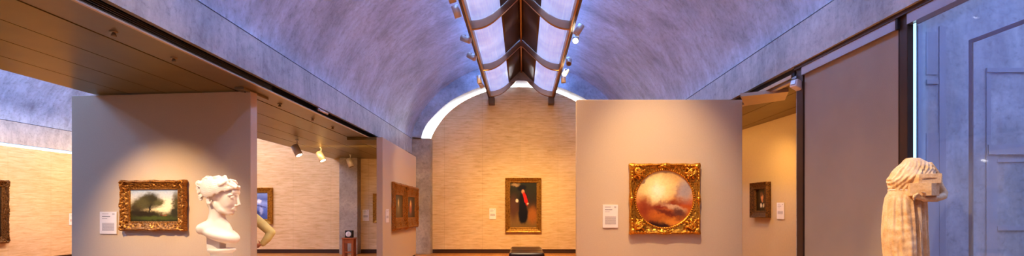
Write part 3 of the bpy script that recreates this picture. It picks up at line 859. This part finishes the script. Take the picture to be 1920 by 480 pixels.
# ------------------------------------------------------------------ marble bust
D = 3.5; K = .001167
O = at(360+150/3, 320+250/3, D)       # local origin: crop pixel (150,250)
bust = thing('marble_bust', 'white marble bust of a woman with bound curly hair, facing right', 'sculpture', (O.x, O.y, O.z))
def U(x, y, dy=0): return Vector(((x-150)*K, dy, (250-y)*K))
head = bmesh.new()
rotp = lambda a: Matrix.Rotation(a,4,'Y')
ell(head, U(165,118), (.094,.074,.088), seg=24, rng=16)         # cranium
ell(head, U(205,160), (.062,.056,.082), seg=20, rng=14)         # face mass
ell(head, U(214,212), (.030,.040,.036), seg=16, rng=12)         # lower face
ell(head, U(226,236), (.017,.020,.016))                         # chin
caps(head, [U(158,190,-.045), U(178,220,-.040), U(215,240,-.016)], [.022,.020,.016])
caps(head, [U(158,190,.045), U(178,220,.040), U(215,240,.016)], [.022,.020,.016])
for s in (-1,1): ell(head, U(214,186,s*.034), (.028,.017,.030))
ell(head, U(250,122), (.018,.046,.026))
skull = presmooth(head, .0045, 14)
head = bmesh.new()
for s in (-1,1):
    caps(head, [U(254,136,s*.008), U(250,134,s*.028), U(236,140,s*.048)], [.010,.009,.008])  # brow
    ell(head, U(244,153,s*.028), (.0125,.014,.0085))            # eye
    caps(head, [U(252,149,s*.014), U(253,146,s*.028), U(244,151,s*.043)], [.0035,.004,.003])  # upper lid
    caps(head, [U(251,158,s*.016), U(252,161,s*.028), U(243,157,s*.041)], [.003,.0035,.003])
    # ear
    e = [U(136+14*math.cos(a), 168+22*math.sin(a), s*.074) for a in [2*PI*i/10 for i in range(9)]]
    caps(head, e, .0045, 8); ell(head, U(138,184,s*.072), (.009,.008,.011)); ell(head, U(128,168,s*.068), (.010,.006,.020))
    ell(head, U(256,197,s*.010), (.008,.007,.006))              # nostril wing
caps(head, [U(256,138), U(263,165), U(270,190)], [.0105,.009,.0095])   # nose bridge
ell(head, U(268,193), (.0105,.009,.0075)); ell(head, U(256,199), (.012,.008,.005))
ell(head, U(244,205), (.012,.016,.010))
caps(head, [U(240,214,-.020), U(252,211,0), U(240,214,.020)], [.003,.0065,.003])
caps(head, [U(238,221,-.018), U(250,222,0), U(238,221,.018)], [.003,.0070,.003])
# neck
feat = head; head = bmesh.new()
caps(head, [U(146,190), U(142,240), U(138,280), U(135,318)], [.052,.048,.054,.066], 24)
ell(head, U(118,175), (.034,.055,.05))
# chest and shoulders, cut as a rounded herm
R1 = Matrix.Rotation(math.radians(22),4,'Y')
ell(head, U(160,354), (.124,.118,.047), R1, 36, 24)
ell(head, U(112,322), (.062,.116,.046), R1, 24, 16)
ell(head, U(205,376), (.066,.090,.038), R1, 24, 16)
caps(head, [U(150,290), U(180,330), U(205,362)], [.050,.050,.040], 20)
caps(head, [U(138,300), U(98,326,-.078)], [.048,.038]); caps(head, [U(138,300), U(98,326,.078)], [.048,.038])
head = presmooth(head, .005, 30)
for src in (skull, feat):
    me = bpy.data.meshes.new('t'); src.to_mesh(me); src.free(); head.from_mesh(me); bpy.data.meshes.remove(me)
b = fuse('figure', head, .0030, 4, M['marble'], bust)
# hair
hair = bmesh.new()
ell(hair, U(148,92), (.098,.078,.064), seg=24, rng=16)
ell(hair, U(104,118), (.050,.062,.052), seg=20, rng=12)
rnd = random.Random(4)
def head_surf(th, ph, r=1.0):   # th: 0 front .. pi back ; ph: side angle
    c = U(150,108)
    return c+Vector((math.cos(th)*math.cos(ph)*.104*r, math.sin(ph)*.084*r, math.sin(th)*math.cos(ph)*.090*r))
# wavy strands swept from the brow to the back, over both sides
for s in (-1,1):
    for k in range(13):
        ph0 = .05+k*.1
        pts = []
        for i in range(15):
            f = i/14
            x0_ = 264-k*9.0; y0_ = 94+k*3.9; x1_, y1_ = 88, 70+k*4.5
            x = x0_+(x1_-x0_)*f
            y = y0_+(y1_-y0_)*f-(26-k*3.4)*math.sin(f*PI)+4.5*math.sin(f*(24-k)+k*1.7)
            cu = U(x, y)
            rel = ((cu.x-U(150,108).x)/.112)**2+((cu.z-U(150,108).z)/.094)**2
            dy = .088*math.sqrt(max(.0,1-rel))
            pts.append(Vector((cu.x, s*(dy+.002), cu.z)))
        caps(hair, pts, [.0055+.0025*math.sin(PI*i/14) for i in range(15)], 8)
# diadem with knotted bumps across the crown
for k in range(26):
    a = -1.45+2.9*k/25
    p = Vector((U(205,60).x+.030*math.cos(a)-.01, .078*math.sin(a), U(0,64).z+.035*math.cos(a)-.028))
    r = .011+.004*math.sin(k*2.3)
    ell(hair, p, (r*1.3,r,r), seg=8, rng=6)
caps(hair, [U(108,58,-.03), U(130,42,-.01), U(150,36,0), U(168,42,.0), U(187,36,.0), U(203,54,-.012), U(224,64,-.02), U(246,72,-.022), U(266,90,-.018)], [.011,.013,.013,.011,.013,.011,.012,.011,.009], 10)
caps(hair, [U(150,40,-.04), U(185,50,-.045), U(215,66,-.05), U(240,84,-.045), U(264,98,-.03)], [.010,.012,.012,.010,.009], 10)
for k in range(9):   # curls above the brow
    f = k/8
    c0 = U(268-52*abs(f-.5)*1.1, 94+18*abs(f-.5), (f-.5)*.105)
    ell(hair, c0, (.011,.010,.012), seg=10, rng=8)
# chignon and hanging ringlets
for (x,y,dy,r) in ((84,62,0,.030),(56,68,.02,.022),(54,74,-.022,.022),(38,86,0,.015),(40,100,-.004,.017),(70,96,-.02,.021),(78,88,.02,.022),(46,118,-.008,.015),(58,122,.012,.014),(44,136,0,.012),(54,142,-.010,.012),(42,152,.004,.010),(50,160,-.004,.009),(96,48,0,.024)):
    ell(hair, U(x,y,dy), (r,r,r*.9), seg=12, rng=8)
    for q in range(4):
        a = rnd.random()*6.3; pp = [U(x,y,dy)+Vector((math.cos(a+j*.8)*r*.85, -.7*r if q % 2 else .5*r, math.sin(a+j*.8)*r*.85)) for j in range(5)]
        caps(hair, pp, .0042, 6)
caps(hair, [U(102,70,-.05), U(84,92,-.045), U(90,118,-.05), U(108,140,-.055)], [.012,.013,.012,.010], 8)
fuse('hair', hair, .0030, 1, M['marble'], bust)
bust.rotation_euler = (0, 0, math.radians(-4))
# support block and socle
obj('support', newbox(U(98,0).x, U(175,0).x, -.035, .035, U(0,440).z, U(0,365).z), M['marble'], bust, bevel=.004)
bm = bmesh.new()
z = lambda y: U(0,y).z
lathe(bm, [(.078,z(436)),(.084,z(440)),(.084,z(450)),(.074,z(455)),(.066,z(462)),(.062,z(480)),(.064,z(505)),(.078,z(520)),(.105,z(528)),(.105,z(548))][::-1], (U(168,0).x,0,0), 48)
obj('socle', bm, M['marble'], bust, True)
zp = O.z+z(548)
cxp = O.x+U(168,0).x*math.cos(math.radians(-4)); cyp = O.y+U(168,0).x*math.sin(math.radians(-4))
t = thing('pedestal', 'pale painted pedestal under the marble bust', 'pedestal', (cxp, cyp, 0))
obj('body', newbox(-.17,.17,-.17,.17,.05,zp), M['plinth'], t, bevel=.004)
obj('toe_kick', newbox(-.16,.16,-.16,.16,0,.05), M['dark'], t)

# ------------------------------------------------------------------ headless draped statue
DS = 4.1; mpx = DS/F
S0 = at(1700, 393, DS)
st = thing('draped_statue', 'headless stone statue of a draped woman holding a box, in front of the blue glass', 'sculpture', (S0.x, S0.y, 0))
def SU(x, y, dy=0): return Vector(((x-1700)*mpx, dy, EYE+(VPY-y)*mpx))
rowsd = [(296.5,1700,1724,.03),(299,1697,1727,.042),(304,1693,1736,.056),(311,1687,1744,.070),(320,1678,1750,.080),(330,1672,1750,.09),(337,1666,1748,.092),(343,1667,1742,.088),(350,1669,1737,.082),(356,1669,1734,.078),
         (360,1668,1734,.080),(370,1663,1735,.090),(385,1661,1736,.098),(405,1660,1737,.105),(430,1659,1737,.110),(455,1660,1737,.112),(480,1662,1738,.112),(520,1664,1740,.115),(560,1662,1742,.12),(590,1658,1746,.125)]
def interp(y):
    for a, b in zip(rowsd, rowsd[1:]):
        if a[0] <= y <= b[0]:
            f = (y-a[0])/(b[0]-a[0]); return [a[i]+(b[i]-a[i])*f for i in range(1,4)]
    return rowsd[-1][1:]
bm = bmesh.new(); rows = []
y = 296.5; SEG = 110
while y <= 590:
    l, r_, dp = interp(y)
    cx = (l+r_)/2; hw = (r_-l)/2*mpx
    row = []
    for k in range(SEG):
        a = 2*PI*k/SEG
        ca, sa = math.cos(a), math.sin(a)
        e = .85
        x = math.copysign(abs(ca)**e, ca)*hw; yy = math.copysign(abs(sa)**e, sa)*dp
        if y > 358:    # skirt folds, deeper downwards and on the right-hand side
            g = min(1,(y-358)/40)
            right = .5+.5*ca
            fold = (.0045+.0095*right)*g*math.sin(a*19+1.2*math.sin(y*.02))+.003*g*math.sin(a*33+y*.03)
            # raised knee on the left with catenary drapes between
            kn = math.exp(-(((x+.055)/.07)**2+((y-450)/60)**2)) if yy < 0 else 0
            yy -= .035*kn; yy += .03*g*max(0,min(1,(x-.03)/.03)); fold += .004*kn*math.sin((y-400)*.38+x*30)
            valley = math.exp(-((x-.012)/.018)**2)*g if yy < 0 else 0
            yy += .045*valley
            ridge = math.exp(-((x-.026)/.009)**2)*min(1,max(0,(y-395)/40)) if yy < 0 else 0
            yy -= .034*ridge
            fold *= (1-.6*kn)
        else:          # blouse: radiating oblique folds
            g = min(1,(y-300)/14)
            fold = .0085*g*math.sin((x*150+(y-300)*.32)*1.25)*(1 if x > -.02 else .5)+.0035*g*math.sin(a*23+y*.14)
            g2 = math.exp(-((y-343)/10)**2); fold += .005*g2*math.sin(a*28)
            if yy < 0:
                yy -= .022*math.exp(-(((x+.055)/.05)**2+((y-333)/9)**2))
        n_ = Vector((ca, sa, 0))
        v = SU(cx, y)+Vector((x, yy, 0))+n_*fold
        row.append(v)
    rows.append(row); y += 1.6
rings(bm, rows)
# neck stump and shoulders
ell(bm, SU(1711,299), (.040,.035,.014))
caps(bm, [SU(1742,311), SU(1752,332,-.008), SU(1757,350,-.02)], [.030,.034,.030], 18)   # sleeve
for k in range(6):   # sleeve pleats
    f = k/5
    caps(bm, [SU(1738+10*f,306+9*f+k*2,-.045-.0*f), SU(1750+6*f,322+k*4.5,-.045), SU(1762+1.5*f,330+k*4,-.022)], [.006,.007,.005], 6)
caps(bm, [SU(1757,348,-.02), SU(1762,362,-.04), SU(1757,368,-.06)], [.027,.027,.026], 18)   # bare elbow
caps(bm, [SU(1757,368,-.06), SU(1735,373,-.11), SU(1708,374,-.135)], [.026,.024,.019], 18)   # forearm
fuse('figure', bm, .0036, 0, M['stone'], st)
bm = bmesh.new()   # hand with fingers curled on the underside of the box
hb = SU(1699,371,-.140)
ell(bm, hb, (.034,.016,.018), seg=14, rng=10)
caps(bm, [SU(1712,374,-.135), SU(1700,372,-.140)], [.019,.016], 12)
for k in range(4):
    p0 = SU(1697-2.6*k,368+.5*k,-.150); p1 = SU(1692-2.2*k,364.5+1.2*k,-.160-.0*k)
    p2 = SU(1688.5-1.5*k,366.5+1.5*k,-.162); p3 = SU(1688.5-1.0*k,371.5+1.2*k,-.156)
    caps(bm, [p0,p1,p2,p3], [.0088,.0085,.0076,.0062], 8)
caps(bm, [SU(1706,368,-.148), SU(1703,363,-.165), SU(1697,361.5,-.172)], [.009,.0085,.0065], 8)
fuse('hand', bm, .003, 1, M['stone'], st)
# box: lid slab above a smaller body, one corner toward the viewer
bm = bmesh.new()
def prism(bm, pts, z0, z1):
    lo = [bm.verts.new((p[0],p[1],z0)) for p in pts]; hi = [bm.verts.new((p[0],p[1],z1)) for p in pts]
    bm.faces.new(lo[::-1]); bm.faces.new(hi)
    n = len(pts)
    for i in range(n): bm.faces.new((lo[i],lo[(i+1)%n],hi[(i+1)%n],hi[i]))
zz = lambda y: EYE+(VPY-y)*mpx
X = lambda px: (px-1700)*mpx
prism(bm, [(X(1684),-.125),(X(1713),-.180),(X(1733),-.15),(X(1733),-.06),(X(1690),-.06)], zz(368), zz(345))
boxo = obj('box_body', bm, M['stone'], st, bevel=.002); boxo['label'] = 'carved stone box held against the front'
bm = bmesh.new()
a_, b_ = Vector((X(1695),-.145)), Vector((X(1737),-.145))
v = [(X(1695),-.150,zz(345)),(X(1733),-.165,zz(345)),(X(1733),-.05,zz(345)),(X(1693),-.05,zz(345)),
     (X(1699),-.135,zz(328.5)),(X(1738),-.150,zz(327.5)),(X(1738),-.04,zz(327.5)),(X(1698),-.04,zz(328.5))]
vv = [bm.verts.new(p) for p in v]
for f in ((3,2,1,0),(4,5,6,7),(0,1,5,4),(1,2,6,5),(2,3,7,6),(3,0,4,7)): bm.faces.new([vv[i] for i in f])
box(bm, X(1699), X(1728), -.1575, -.150, zz(336), zz(334.4))
obj('box_lid', bm, M['stone'], st, bevel=.0015)
bm = bmesh.new()   # belt
pts = []
for k in range(49):
    a = 2*PI*k/48; l, r_, dp = interp(357)
    pts.append(SU((l+r_)/2, 356.5+.5*math.sin(a*3))+Vector((math.cos(a)*(r_-l)/2*mpx*1.0, math.sin(a)*dp*1.03, 0)))
tube(bm, pts, .0045, 8, False)
obj('belt', bm, M['marble'], st, True)
zb = EYE+(VPY-590)*mpx
obj('statue_base', newbox(-.19,.23,-.15,.15,zb-.05,zb+.004), M['stone'], st, bevel=.005)
t = thing('pedestal', 'pale painted pedestal under the headless stone statue', 'pedestal', (S0.x, S0.y, 0))
obj('body', newbox(-.22,.26,-.19,.19,.05,zb-.05), M['plinth'], t, bevel=.004)
obj('toe_kick', newbox(-.21,.25,-.18,.18,0,.05), M['dark'], t)

# ------------------------------------------------------------------ the visitor
man = thing('person', 'person in cream shirt and dark jeans, hand on hip, half behind partition', 'person', (-4.21, 8.2, 0), 0)
M['skin'] = plain('skin', srgb(190,120,88), .55, 0, .06, 10); M['shirt'] = plain('cream_shirt', srgb(232,212,140), .8, 0, .06, 9, .2)
M['jeans'] = plain('dark_jeans', srgb(34,36,56), .8, 0, .12, 30); M['hairm'] = plain('grey_brown_hair', srgb(90,74,60), .7, 0, .2, 60, .3); M['shoe'] = plain('brown_shoe', srgb(60,40,28), .5)
def man_limbs(bm, g=0.0, parts='all'):
    if parts in ('all','torso'):
        for (z_, rx, ry) in ((.84,.155,.105),(.92,.155,.105),(1.02,.150,.105),(1.12,.165,.115),(1.22,.175,.115),(1.29,.17,.10)):
            ell(bm, (0,0,z_), (rx+g, ry+g, .085+g*.5), seg=24, rng=12)
        caps(bm, [(-.15,0,1.29),(0,0,1.33),(.15,0,1.29)], [.058+g,.06+g,.058+g])
    if parts in ('all','arms'):
        caps(bm, [(.165,0,1.285),(.30,-.015,1.175),(.435,-.03,1.06)], [.057+g,.050+g*1.5,.045+g*1.3])
        caps(bm, [(.435,-.03,1.06),(.39,-.055,.97),(.335,-.075,.895)], [.042+g*1.3,.038+g*1.3,.030+g])
        caps(bm, [(-.165,0,1.285),(-.24,.03,1.03),(-.22,.16,.86)], [.057+g,.046+g*1.3,.034+g])
man_b = bmesh.new()
man_limbs(man_b)
caps(man_b, [(.335,-.075,.895),(.27,-.10,.865)], [.028,.024])        # wrist to palm
ell(man_b, (.265,-.112,.862), (.045,.016,.038))
for k in range(4):
    caps(man_b, [(.24,-.118,.885-.018*k),(.205,-.128,.880-.020*k),(.175,-.125,.872-.021*k),(.155,-.115,.866-.021*k)], [.0095,.0095,.009,.008], 8)
caps(man_b, [(.29,-.085,.885),(.275,-.06,.915),(.25,-.045,.935)], [.011,.010,.008], 8)
caps(man_b, [(-.22,.16,.86),(-.21,.2,.80)], [.028,.022]); 
for k in range(4): caps(man_b, [(-.225+.018*k,.205,.79),(-.225+.018*k,.225,.75),(-.222+.018*k,.215,.715)], [.0095,.009,.008], 8)
caps(man_b, [(-.18,.2,.80),(-.165,.22,.765)], [.011,.009], 8)
caps(man_b, [(0,0,1.32),(0,.015,1.40)], [.055,.052])
ell(man_b, (0,.03,1.50), (.075,.092,.105)); ell(man_b, (0,.055,1.455), (.055,.065,.065))
ell(man_b, (0,.128,1.485), (.012,.018,.018)); 
for s in (-1,1):
    ell(man_b, (s*.078,.02,1.49), (.010,.02,.03)); ell(man_b, (s*.03,.112,1.505), (.013,.01,.008))
ell(man_b, (0,.115,1.445), (.025,.012,.008))
for s in (-1,1):
    caps(man_b, [(s*.09,0,.84),(s*.10,.01,.46),(s*.11,-.01,.09)], [.085,.058,.04])
    caps(man_b, [(s*.11,-.02,.05),(s*.12,.15,.035)], [.035,.03])
fuse('body', man_b, .009, 2, M['skin'], man)
bm = bmesh.new(); man_limbs(bm, .016)
for k in range(5): caps(bm, [(.20+.05*k,-.06,1.27-.045*k),(.215+.05*k,-.05,1.21-.045*k)], [.012,.008], 8)
fuse('shirt', bm, .009, 2, M['shirt'], man)
bm = bmesh.new()
ell(bm, (0,0,.86), (.178,.128,.09), seg=24, rng=12)
for s in (-1,1): caps(bm, [(s*.088,0,.82),(s*.10,.01,.46),(s*.11,-.01,.07)], [.098,.072,.062])
fuse('jeans', bm, .01, 2, M['jeans'], man)
bm = bmesh.new(); ell(bm, (0,.008,1.53), (.085,.096,.088)); ell(bm, (0,-.025,1.49), (.078,.062,.07))
fuse('hair', bm, .009, 1, M['hairm'], man)
for s in (-1,1):
    bm = bmesh.new(); caps(bm, [(s*.11,-.03,.05),(s*.115,.06,.045),(s*.122,.17,.04)], [.048,.045,.038])
    fuse('shoe', bm, .008, 2, M['shoe'], man)

# ------------------------------------------------------------------ light
def area(name, loc, rot, sx, sy, col, e, spread=PI):
    l = bpy.data.lights.new(name, 'AREA'); l.shape = 'RECTANGLE'; l.size = sx; l.size_y = sy; l.color = col; l.energy = e; l.spread = spread
    o = bpy.data.objects.new(name, l); COL.objects.link(o); o.location = loc; o.rotation_euler = rot; return o
def spot(name, loc, tgt, col, e, ang, blend=.6, rad=.03):
    l = bpy.data.lights.new(name, 'SPOT'); l.color = col; l.energy = e; l.spot_size = math.radians(ang); l.spot_blend = blend; l.shadow_soft_size = rad
    o = bpy.data.objects.new(name, l); COL.objects.link(o); o.location = loc
    o.rotation_euler = (Vector(tgt)-Vector(loc)).to_track_quat('-Z','Y').to_euler(); return o
BLUE = (.30,.52,1.0); WARM = (1,.64,.25); WARM2 = (1,.72,.42)
LY = (YE+YN)/2; LL = YE-YN-.6
for s in (-1,1):
    area('reflected_daylight', (SKX+s*.82, LY, 5.42), (PI, s*math.radians(-38), 0), .3, LL, BLUE, 900)
    area('reflected_daylight_left', (-9.45+s*.82, LY, 5.42), (PI, s*math.radians(-38), 0), .3, LL, BLUE, 900)
# spots and washes; positions chosen for the light, no lamp heads modelled here
spot('spot_round', (1.7,5.8,4.9), (LIT['round'][0]+.0,7.88,1.5), WARM2, 600, 48, 1.0)
spot('spot_land', (-5.3,5.6,3.0), (-4.85,7.45,.8), WARM2, 400, 66, 1.0, .05)
spot('spot_land2', (-2.2,3.0,4.9), (-4.7,7.4,.7), WARM2, 220, 30, 1.0)
spot('spot_bust', (-2.6,1.4,3.6), (-1.9,3.5,1.45), (1,.80,.52), 400, 26, .7)
spot('spot_statue', (.3,2.7,4.2), (3.0,4.1,1.35), (1,.70,.38), 520, 24, .7)
for x, e in ((-2.0,340),(.2,500),(2.2,340)):
    spot('spot_end', (x*.5,13.2,4.85), (x,YE,.6), WARM, e, 62, 1.0)
area('wash_end', (0,13.5,4.9), (math.radians(40),0,0), 3, .3, WARM, 70, 2.0)
spot('spot_pair', (-.9,13.0,4.8), (-3.15,14.2,1.35), WARM, 200, 50, 1)
spot('spot_port', (3.7,8.6,3.0), (4.66,10.0,1.25), WARM, 130, 80, 1)
area('wash_channel_right', (3.95,10.5,3.0), (0,math.radians(-30),0), .3, 4, WARM, 16)
area('wash_left_gallery', (-9.4,14.2,4.9), (math.radians(35),0,0), 5, .5, WARM, 105, 1.9)
area('wash_left_wall', (-10.4,13.6,4.0), (0,math.radians(42),0), .4, 6, WARM, 100, 1.8)
area('wash_channel_left', (-4.7,13.6,3.0), (math.radians(38),0,0), 2, .2, WARM, 34)
area('gallery_warm_fill', (SKX,6.5,4.9), (0,0,0), 1.8, 15, (1,.72,.42), 420, 2.0)  # added fill facing down, warms the partitions without hitting the vault
spot('fill_spot_visitor', (-1.1,6.3,4.85), (-3.9,8.2,1.15), WARM2, 330, 14, .8)  # added spot to brighten the visitor's shirt
area('bounce_fill_left', (-4.7,11.5,.25), (PI,0,0), 1.6, 6, (1,.62,.30), 18)  # this and the next two: added upward lamps imitating warm floor bounce
area('bounce_fill_near', (-4.3,3.2,.25), (PI,0,0), 3, 5, (1,.64,.40), 12)
area('bounce_fill_mid', (1.0,4.5,.15), (PI,0,0), 4, 5, (1,.66,.44), 14)
area('courtyard_sky', (8,3.5,6.4), (0,0,0), 7, 7, (.50,.60,1), 620)
W = bpy.data.worlds.new('World'); SC.world = W; W.use_nodes = True
bg = W.node_tree.nodes['Background']; bg.inputs[0].default_value = (.36,.40,.72,1); bg.inputs[1].default_value = .45

# ------------------------------------------------------------------ camera
cam = bpy.data.cameras.new('Camera'); co = bpy.data.objects.new('Camera', cam); COL.objects.link(co)
co.location = (CX, 0, EYE); co.rotation_euler = (PI/2, 0, 0)
cam.sensor_width = 36; cam.lens = F/1920*36
cam.shift_x = -(VPX-960)/1920; cam.shift_y = (VPY-240)/1920
cam.clip_start = .05; cam.clip_end = 200
SC.camera = co
SC.view_settings.view_transform = 'Standard'
SC.view_settings.look = 'None'
try: SC.view_settings.look = 'Medium High Contrast'
except Exception as e: print('LOOK', e)
